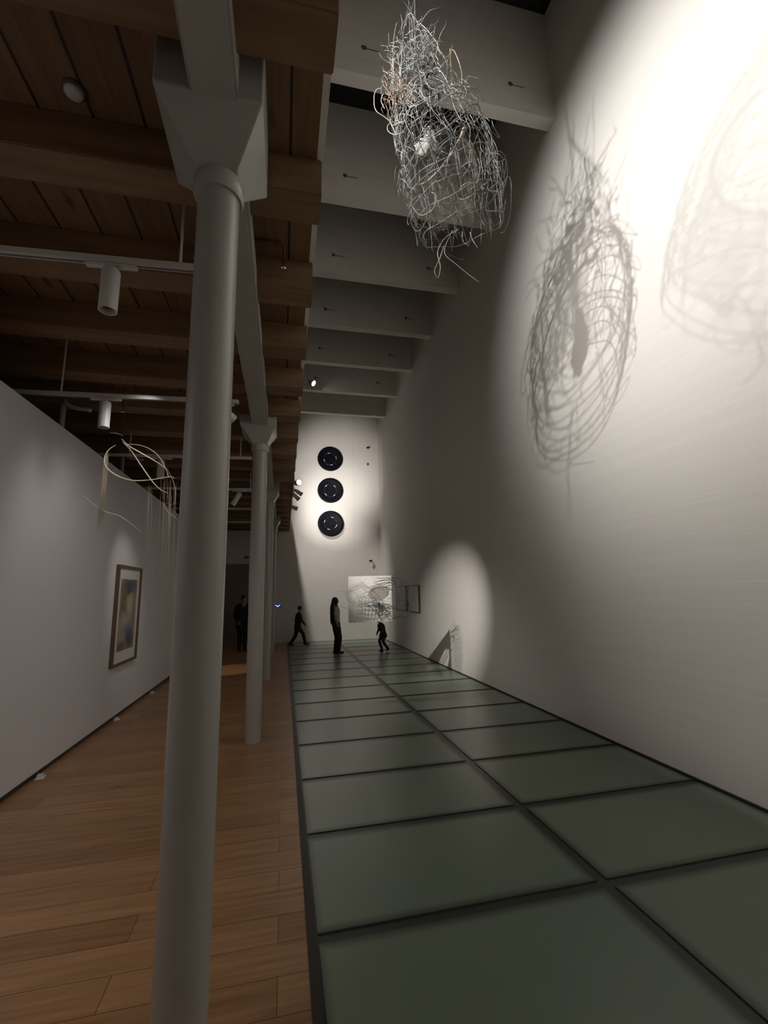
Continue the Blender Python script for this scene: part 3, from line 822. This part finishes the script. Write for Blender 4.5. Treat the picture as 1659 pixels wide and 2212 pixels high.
for i in range(12):                                    # dark green sprig under the hole
    a = random.uniform(-1, 1); x0, z0 = 1.455 + random.uniform(-.02, .03), 1.45 + random.uniform(-.02, .02)
    d = V((.06 * a, -.02 * random.random(), -.10)).normalized(); l = random.uniform(.06, .12)
    u, w = frame_of(d); p0 = V((x0, F - .03, z0))
    tip = p0 + d * l; m_ = p0 + d * l * .5
    q = [bm.verts.new(p0), bm.verts.new(m_ + u * .015 + w * .004), bm.verts.new(tip), bm.verts.new(m_ - u * .015 + w * .004)]
    bm.faces.new(q)
bmesh.ops.solidify(bm, geom=bm.faces[:], thickness=.003)
o = qobj('leaf_sprig', bm, M['leaf']); o['label'] = 'dark green leaf sprig'
for x in (1.10, 1.60):
    bm = bmesh.new(); tube(bm, [(x, YP, ZP1 - .01), (x, YP, ZROOF)], .0005, 4); qobj('hanging_thread', bm, M['wire'])

# a smaller tangle far away beyond the partition
random.seed(9)
t = thing('wire_tangle', 'faint pale wire tangle hanging beyond the partition near the doorway', 'sculpture', (-1.72, 13.0, 1.1))
bm = bmesh.new()
for i in range(36):
    p = []; d = V((random.gauss(0, 1), random.gauss(0, 1), random.gauss(0, 1))).normalized(); q = V((random.gauss(0, .08), random.gauss(0, .08), .33 + random.gauss(0, .13)))
    for j in range(9):
        p.append(q.copy()); d = (d + V((random.gauss(0, .5), random.gauss(0, .5), random.gauss(0, .5)))).normalized(); q += d * .05
    tube(bm, p, .004, 4)
o = obj('wire_ball', bm, M['wire'], t, True); o['kind'] = 'stuff'
bm = bmesh.new(); tube(bm, [(0, 0, .4), (0, 0, ZS - 1.1)], .002, 5); obj('hanging_thread', bm, M['wire'], t)

# ------------------------------------------------------------------ people
def blob_mesh(parts, voxel, name, m, parent, smooth=2):
    """tapered capsules and ellipsoids fused into one closed surface"""
    bm = bmesh.new()
    for p in parts:
        if p[0] == 'e':
            _, c, r = p[:3]; R = p[3] if len(p) > 3 else Matrix.Identity(4)
            s = bmesh.ops.create_icosphere(bm, subdivisions=3, radius=1)
            for v in s['verts']: v.co = V(c) + R @ V((v.co.x * r[0], v.co.y * r[1], v.co.z * r[2]))
        else:
            pts = p[1]
            for (a, ra), (b, rb) in zip(pts, pts[1:]):
                tube(bm, [a, b], [ra, rb], 14)
            for a, ra in pts:
                s = bmesh.ops.create_icosphere(bm, subdivisions=2, radius=ra)
                for v in s['verts']: v.co += V(a)
    me = bpy.data.meshes.new(name); bm.to_mesh(me); bm.free()
    o = bpy.data.objects.new('tmp', me); COL.objects.link(o)
    r = o.modifiers.new('r', 'REMESH'); r.mode = 'VOXEL'; r.voxel_size = voxel
    s = o.modifiers.new('s', 'SMOOTH'); s.iterations = smooth; s.factor = .5
    dg = bpy.context.evaluated_depsgraph_get()
    me2 = bpy.data.meshes.new_from_object(o.evaluated_get(dg))
    bpy.data.objects.remove(o, do_unlink=True); bpy.data.meshes.remove(me)
    me2.name = name; me2.materials.clear()
    for f in me2.polygons: f.use_smooth = True
    return link(name, me2, m, parent)

def lerp(a, b, k): return V(a) * (1 - k) + V(b) * k

def person(label, loc, rz, h, legs, arms, lean=0, headpitch=0, top='black_cloth', bottom='black_cloth', hair='short', cap=False, chest=1.0, sleeve=1.0, child=False, coat=False, shirt2=None, bag=False):
    """faces local +x; legs/arms: for each side (knee, ankle) / (elbow, wrist) offsets in units of height"""
    t = thing('person', label, 'person', loc, rz)
    S = h
    hd = .150 if child else .132                       # head height / height
    pel = V((0, 0, .515)) * S
    def up(z, x=0, y=0):                                # point on the leaning trunk
        return pel + V((math.sin(lean) * (z - .515) * S + x * S * math.cos(lean), y * S, math.cos(lean) * (z - .515) * S - x * S * math.sin(lean)))
    neck0 = up(.825); headc = up(1 - hd * .52, .012 + math.sin(headpitch) * .03)
    hr = hd * S * .5
    B = []; TOP = []; BOT = []; SH = []
    cw = chest
    for s in (-1, 1):
        B.append(('c', [(up(.56, 0, s * .045), .062 * S), (up(.65, 0, s * .035), .058 * S * cw), (up(.74, .004, s * .05), .062 * S * cw), (up(.80, 0, s * .065), .042 * S)]))
        TOP.append(('c', [(up(.53, 0, s * .048), .066 * S), (up(.65, 0, s * .038), .068 * S * cw), (up(.74, .004, s * .053), .070 * S * cw), (up(.802, 0, s * .068), .048 * S)]))
    B.append(('c', [(up(.80), .045 * S), (up(.835, .004), .031 * S), (up(.875, .012), .030 * S)]))
    # head: skull, jaw, nose, ears, brow
    hp = Matrix.Rotation(headpitch + lean * .5, 4, 'Y')
    H = lambda x, y, z: headc + hp @ V((x * hr, y * hr, z * hr))
    B += [('e', H(-.05, 0, .12), (hr * .86, hr * .70, hr * .86), hp), ('e', H(.18, 0, -.42), (hr * .58, hr * .52, hr * .52), hp), ('c', [(H(.72, 0, .02), hr * .09), (H(.92, 0, -.22), hr * .15)]),
          ('e', H(.62, 0, -.62), (hr * .18, hr * .28, hr * .12), hp), ('e', H(.66, 0, -.44), (hr * .14, hr * .24, hr * .07), hp), ('c', [(H(.70, -.3, .18), hr * .1), (H(.70, .3, .18), hr * .1)])]
    for s in (-1, 1): B.append(('e', H(-.05, s * .72, -.08), (hr * .14, hr * .09, hr * .22), hp))
    for s, (kn, an) in zip((1, -1), legs):
        hip = pel + V((0, s * .052 * S, -.01 * S)); K = hip + V(kn) * S; A = hip + V(an) * S
        B.append(('c', [(hip, .062 * S), (lerp(hip, K, .5), .050 * S), (K, .036 * S), (lerp(K, A, .35), .036 * S), (A, .023 * S)]))
        BOT.append(('c', [(hip + V((0, 0, .02 * S)), .068 * S), (lerp(hip, K, .5), .057 * S), (K, .044 * S), (lerp(K, A, .35), .043 * S), (lerp(K, A, .93), .036 * S)]))
        toe = A + V((.085 * S, 0, -.018 * S)); toe.z = max(.018 * S, toe.z - .01 * S)
        B.append(('c', [(A, .022 * S), (A + V((.02 * S, 0, -.018 * S)), .022 * S), (toe, .016 * S)]))
        heel = A + V((-.022 * S, 0, -.018 * S))
        SH.append(('c', [(heel, .024 * S), (A + V((.03 * S, 0, -.014 * S)), .028 * S), (toe, .021 * S)])); SH.append(('c', [(A + V((0, 0, .03 * S)), .029 * S), (A + V((0, 0, -.01 * S)), .027 * S)]))
    BOT.append(('c', [(pel + V((0, -.04 * S, .02 * S)), .066 * S), (pel + V((0, .04 * S, .02 * S)), .066 * S)]))
    for s, (el, wr) in zip((1, -1), arms):
        sh = up(.795, 0, s * .105); E = sh + V(el) * S; Wt = sh + V(wr) * S
        d = (Wt - E).normalized()
        B.append(('c', [(up(.80, 0, s * .06), .036 * S), (sh, .034 * S), (lerp(sh, E, .5), .029 * S), (E, .024 * S), (lerp(E, Wt, .3), .024 * S), (Wt, .016 * S)]))
        k = sleeve
        end = lerp(E, Wt, .93) if k >= 1 else lerp(sh, E, .62)
        ch = [(up(.80, 0, s * .06), .045 * S), (sh, .042 * S), (lerp(sh, E, .5), .037 * S)] + ([(E, .033 * S), (end, .027 * S)] if k >= 1 else [(end, .036 * S)])
        TOP.append(('c', ch))
        # hand: palm, four bent fingers, thumb
        fw = V((d.x, d.y, d.z)); side = V((0, 1, 0)) - fw * fw.y; side = side.normalized() if side.length > .1 else V((1, 0, 0))
        nrm = fw.cross(side).normalized()
        wide = nrm                                      # palm faces the thigh
        palm = Wt + fw * .026 * S
        B.append(('c', [(Wt, .014 * S), (palm + wide * .008 * S, .015 * S), (palm - wide * .008 * S, .015 * S)]))
        inn = side * (-s)
        for f_, ln in zip((-.0135, -.0045, .0045, .0135), (.036, .042, .044, .038)):
            k0 = palm + wide * f_ * S + fw * .012 * S; k1 = k0 + (fw + inn * .25).normalized() * ln * .45 * S; k2 = k1 + (fw + inn * .8).normalized() * ln * .35 * S; k3 = k2 + (fw * .6 + inn).normalized() * ln * .25 * S
            B.append(('c', [(k0, .0052 * S), (k1, .0048 * S), (k2, .0044 * S), (k3, .0038 * S)]))
        th = wide if (wide.x > 0) else -wide
        t0 = Wt + fw * .012 * S + th * .010 * S
        B.append(('c', [(t0, .0065 * S), (t0 + (fw * .7 + th * .8).normalized() * .022 * S, .0058 * S), (t0 + (fw * .7 + th * .8).normalized() * .022 * S + (fw + inn * .4).normalized() * .018 * S, .0048 * S)]))
    blob_mesh(B, .0075, 'body', M['skin'], t, 2)
    if coat:
        TOP.append(('c', [(up(.44, 0, -.045), .080 * S), (up(.55, 0, -.04), .076 * S)])); TOP.append(('c', [(up(.44, 0, .045), .080 * S), (up(.55, 0, .04), .076 * S)]))
    blob_mesh(TOP, .010, 'jacket' if sleeve >= 1 else 'shirt', M[top], t, 3)
    blob_mesh(BOT, .010, 'trousers', M[bottom], t, 3)
    sh_ = blob_mesh(SH, .008, 'shoes', M['shoe'], t, 2)
    bm = bmesh.new()
    for s in (-1, 1):
        e = bmesh.ops.create_icosphere(bm, subdivisions=2, radius=hr * .09)
        for v in e['verts']: v.co += H(.70, s * .3, .02)
    obj('eyes', bm, M['eye'], t, True)
    HR = [('e', H(-.14, 0, .22), (hr * .92, hr * .80, hr * .88), hp)]
    if hair == 'long':
        for s in (-.45, -.15, .15, .45):
            HR.append(('c', [(H(-.35, s, .6), hr * .45), (H(-.65, s * 1.3, -.3), hr * .42), (up(.80, -.065, s * .07), hr * .40), (up(.745, -.078, s * .075), hr * .22)]))
        for s in (-1, 1):
            HR.append(('c', [(H(.15, s * .62, .55), hr * .3), (H(.12, s * .82, -.2), hr * .26), (H(.1, s * .85, -1.0), hr * .26), (up(.76, .055, s * .075), hr * .2), (up(.70, .062, s * .07), hr * .10)]))
    else:
        HR.append(('e', H(-.35, 0, -.15), (hr * .6, hr * .68, hr * .6), hp))
    blob_mesh(HR, .010, 'hair', M['hairdark'], t, 2)
    if cap:
        blob_mesh([('e', H(-.06, 0, .42), (hr * .98, hr * .88, hr * .70), hp), ('e', H(.85, 0, .30), (hr * .85, hr * .68, hr * .09), hp)], .008, 'cap', M['charcoal'], t, 1)
    if shirt2:                                          # open dark waistcoat / cardigan over the shirt back
        WC = []
        for s in (-1, 1):
            WC.append(('c', [(up(.55, -.035, s * .045), .058 * S), (up(.65, -.03, s * .04), .062 * S), (up(.75, -.026, s * .055), .062 * S)]))
        blob_mesh(WC, .010, 'waistcoat', M[shirt2], t, 3)
    if bag:
        blob_mesh([('e', up(.69, -.095, 0), (.055 * S, .085 * S, .13 * S))], .010, 'rucksack', M['navy'], t, 2)
    return t

person('person with long dark hair, pale top and dark trousers standing on the glass', (1.413, 12.44, 0), .12, 1.485,
       (((.030, 0, -.235), (-.005, 0, -.478)), ((.055, 0, -.23), (.03, 0, -.478))), (((-.01, .02, -.165), (.05, .01, -.28)), ((-.03, -.03, -.16), (.02, -.01, -.285))),
       lean=-.05, headpitch=.02, top='greyshirt', bottom='black_cloth', hair='long', sleeve=.5, shirt2='black_cloth')
person('small person in a peaked cap and dark jacket stooping below the paper sheet', (2.70, 12.3, 0), PI + .12, .93,
       (((.03, 0, -.235), (-.12, 0, -.44)), ((.11, 0, -.21), (.03, 0, -.478))), (((.0, .02, -.16), (.06, .0, -.29)), ((.02, -.02, -.16), (.08, .0, -.28))),
       lean=.30, headpitch=.25, top='charcoal', bottom='black_cloth', cap=True, child=True, coat=True, chest=1.35)
person('person in dark clothes striding along the edge of the glass floor', (.45, 14.45, 0), .1, 1.235,
       (((.14, 0, -.20), (.20, 0, -.445)), ((-.06, 0, -.24), (-.19, 0, -.432))), (((-.06, .02, -.15), (-.03, .0, -.28)), ((.05, -.02, -.15), (.13, .0, -.26))),
       lean=.10, headpitch=.12, top='navy', bottom='black_cloth', coat=True, chest=1.2)
person('person in a long dark coat standing on the oak floor beyond the second column', (-1.17, 14.15, 0), -1.2, 1.60,
       (((.02, 0, -.24), (.0, 0, -.478)), ((.03, 0, -.24), (.01, 0, -.478))), (((-.03, .05, -.16), (.05, .05, -.29)), ((-.02, -.04, -.16), (.06, .0, -.28))),
       lean=.06, headpitch=.15, top='black_cloth', bottom='black_cloth', coat=True, chest=1.25)

# ------------------------------------------------------------------ lights
def spot(name, loc, target, power, size, blend=.3, radius=.03, color=(1, .95, .88)):
    l = bpy.data.lights.new(name, 'SPOT'); l.energy = power; l.spot_size = math.radians(size); l.spot_blend = blend
    l.shadow_soft_size = radius; l.color = color
    o = bpy.data.objects.new(name, l); COL.objects.link(o); o.location = loc
    o.rotation_euler = (V(target) - V(loc)).to_track_quat('-Z', 'Y').to_euler()
    return o
def area(name, loc, target, power, sx, sy, color=(1, .9, .8)):
    l = bpy.data.lights.new(name, 'AREA'); l.shape = 'RECTANGLE'; l.size = sx; l.size_y = sy; l.energy = power; l.color = color
    o = bpy.data.objects.new(name, l); COL.objects.link(o); o.location = loc
    o.rotation_euler = (V(target) - V(loc)).to_track_quat('-Z', 'Y').to_euler()
    return o
spot('gallery_spot', (-.6, 2.2, 6.3), (XR, 2.95, 5.3), 700, 76, .85, .018, (1, .985, .95))
spot('gallery_side_spot', (-1.3, 4.9, 6.7), (XR, 1.7, 3.9), 560, 76, 1, .03, (1, .96, .91))
spot('gallery_fill', (-1.3, -.2, 6.6), (XR, .8, 3.2), 300, 95, 1, .12, (1, .93, .85))  # unseen wide spot added to raise the general brightness
spot('cage_spot', (-.50, 4.40, 3.2), (2.50, 7.9, 1.45), 950, 32, 1, .015, (1, .94, .87))
spot('floor_spot', (.36, 7.25, 3.85), (2.4, 7.6, 0), 75, 70, 1, .02, (1, .94, .87))
spot('dish_spot', (.33, 10.1, 3.75), (1.75, YF, 5.9), 1050, 40, 1, .02, (1, .95, .89))
spot('dish_spot', (.28, 11.8, 3.80), (1.75, YF, 4.7), 560, 46, 1, .02, (1, .95, .89))
spot('wall_spot', (-.35, 12.4, 7.5), (1.95, YF, 1.7), 1100, 44, 1, .12, (1, .94, .87))
spot('print_spot', (-.95, 6.15, 3.3), (XL, 7.1, 1.6), 30, 44, .9, .02, (1, .93, .88))
spot('loop_spot', (-.95, 2.43, 3.12), (-1.02, 3.4, 2.45), 20, 46, .9, .02, (1, .93, .85))
spot('floor_pool_spot', (-1.2, 8.9, 3.4), (-1.15, 10.65, 0), 110, 22, .5, .02, (1, .88, .72))
spot('partition_fill', (-1.62, 1.15, 3.6), (-2.1, 2.5, .6), 95, 84, 1, .15, (1, .96, .95))  # unseen spot added to brighten the partition and the near floor
spot('partition_fill', (-1.2, 4.1, 3.4), (-2.2, 5.8, 1.0), 24, 96, 1, .15, (1, .96, .95))  # weaker added spot carrying that fill further along the partition
# dim ambient fill added through the world background
w = bpy.data.worlds.new('world'); scene.world = w; w.use_nodes = True
w.node_tree.nodes['Background'].inputs[0].default_value = (.9, .85, .8, 1)
w.node_tree.nodes['Background'].inputs[1].default_value = .02

# ------------------------------------------------------------------ camera
F_PX = 957.74
yaw, pitch, roll = .22389, .17642, -.02421
fwd = V((math.sin(yaw) * math.cos(pitch), math.cos(yaw) * math.cos(pitch), math.sin(pitch)))
right = V((math.cos(yaw), -math.sin(yaw), 0)); upv = right.cross(fwd)
r2 = right * math.cos(roll) + upv * math.sin(roll); u2 = upv * math.cos(roll) - right * math.sin(roll)
cam = bpy.data.cameras.new('camera'); cam.sensor_fit = 'VERTICAL'; cam.sensor_height = 36; cam.lens = F_PX / 2212 * 36
cam.clip_start = .05
co = bpy.data.objects.new('camera', cam); COL.objects.link(co)
co.matrix_world = Matrix(((r2.x, u2.x, -fwd.x, 0), (r2.y, u2.y, -fwd.y, 0), (r2.z, u2.z, -fwd.z, 1.62), (0, 0, 0, 1)))
scene.camera = co

# the plan above was measured with a 1.62 m eye height; bring it to real size (4 m between columns)
SC = 1.09
bpy.context.view_layer.update()
for o in list(scene.objects):
    if o.parent is None:
        o.location = o.location * SC
        if o.type not in {'LIGHT', 'CAMERA'}: o.scale = o.scale * SC
        if o.type == 'LIGHT':
            o.data.energy *= SC * SC
            if o.data.type == 'SPOT': o.data.shadow_soft_size *= SC
            else: o.data.size *= SC; o.data.size_y *= SC

vs = scene.view_settings
vs.view_transform = 'Standard'; vs.look = 'None'; vs.exposure = 0; vs.gamma = 1; vs.use_curve_mapping = False
scene.cycles.max_bounces = 10; scene.cycles.diffuse_bounces = 6
scene.cycles.sample_clamp_indirect = 4
scene.cycles.use_denoising = True
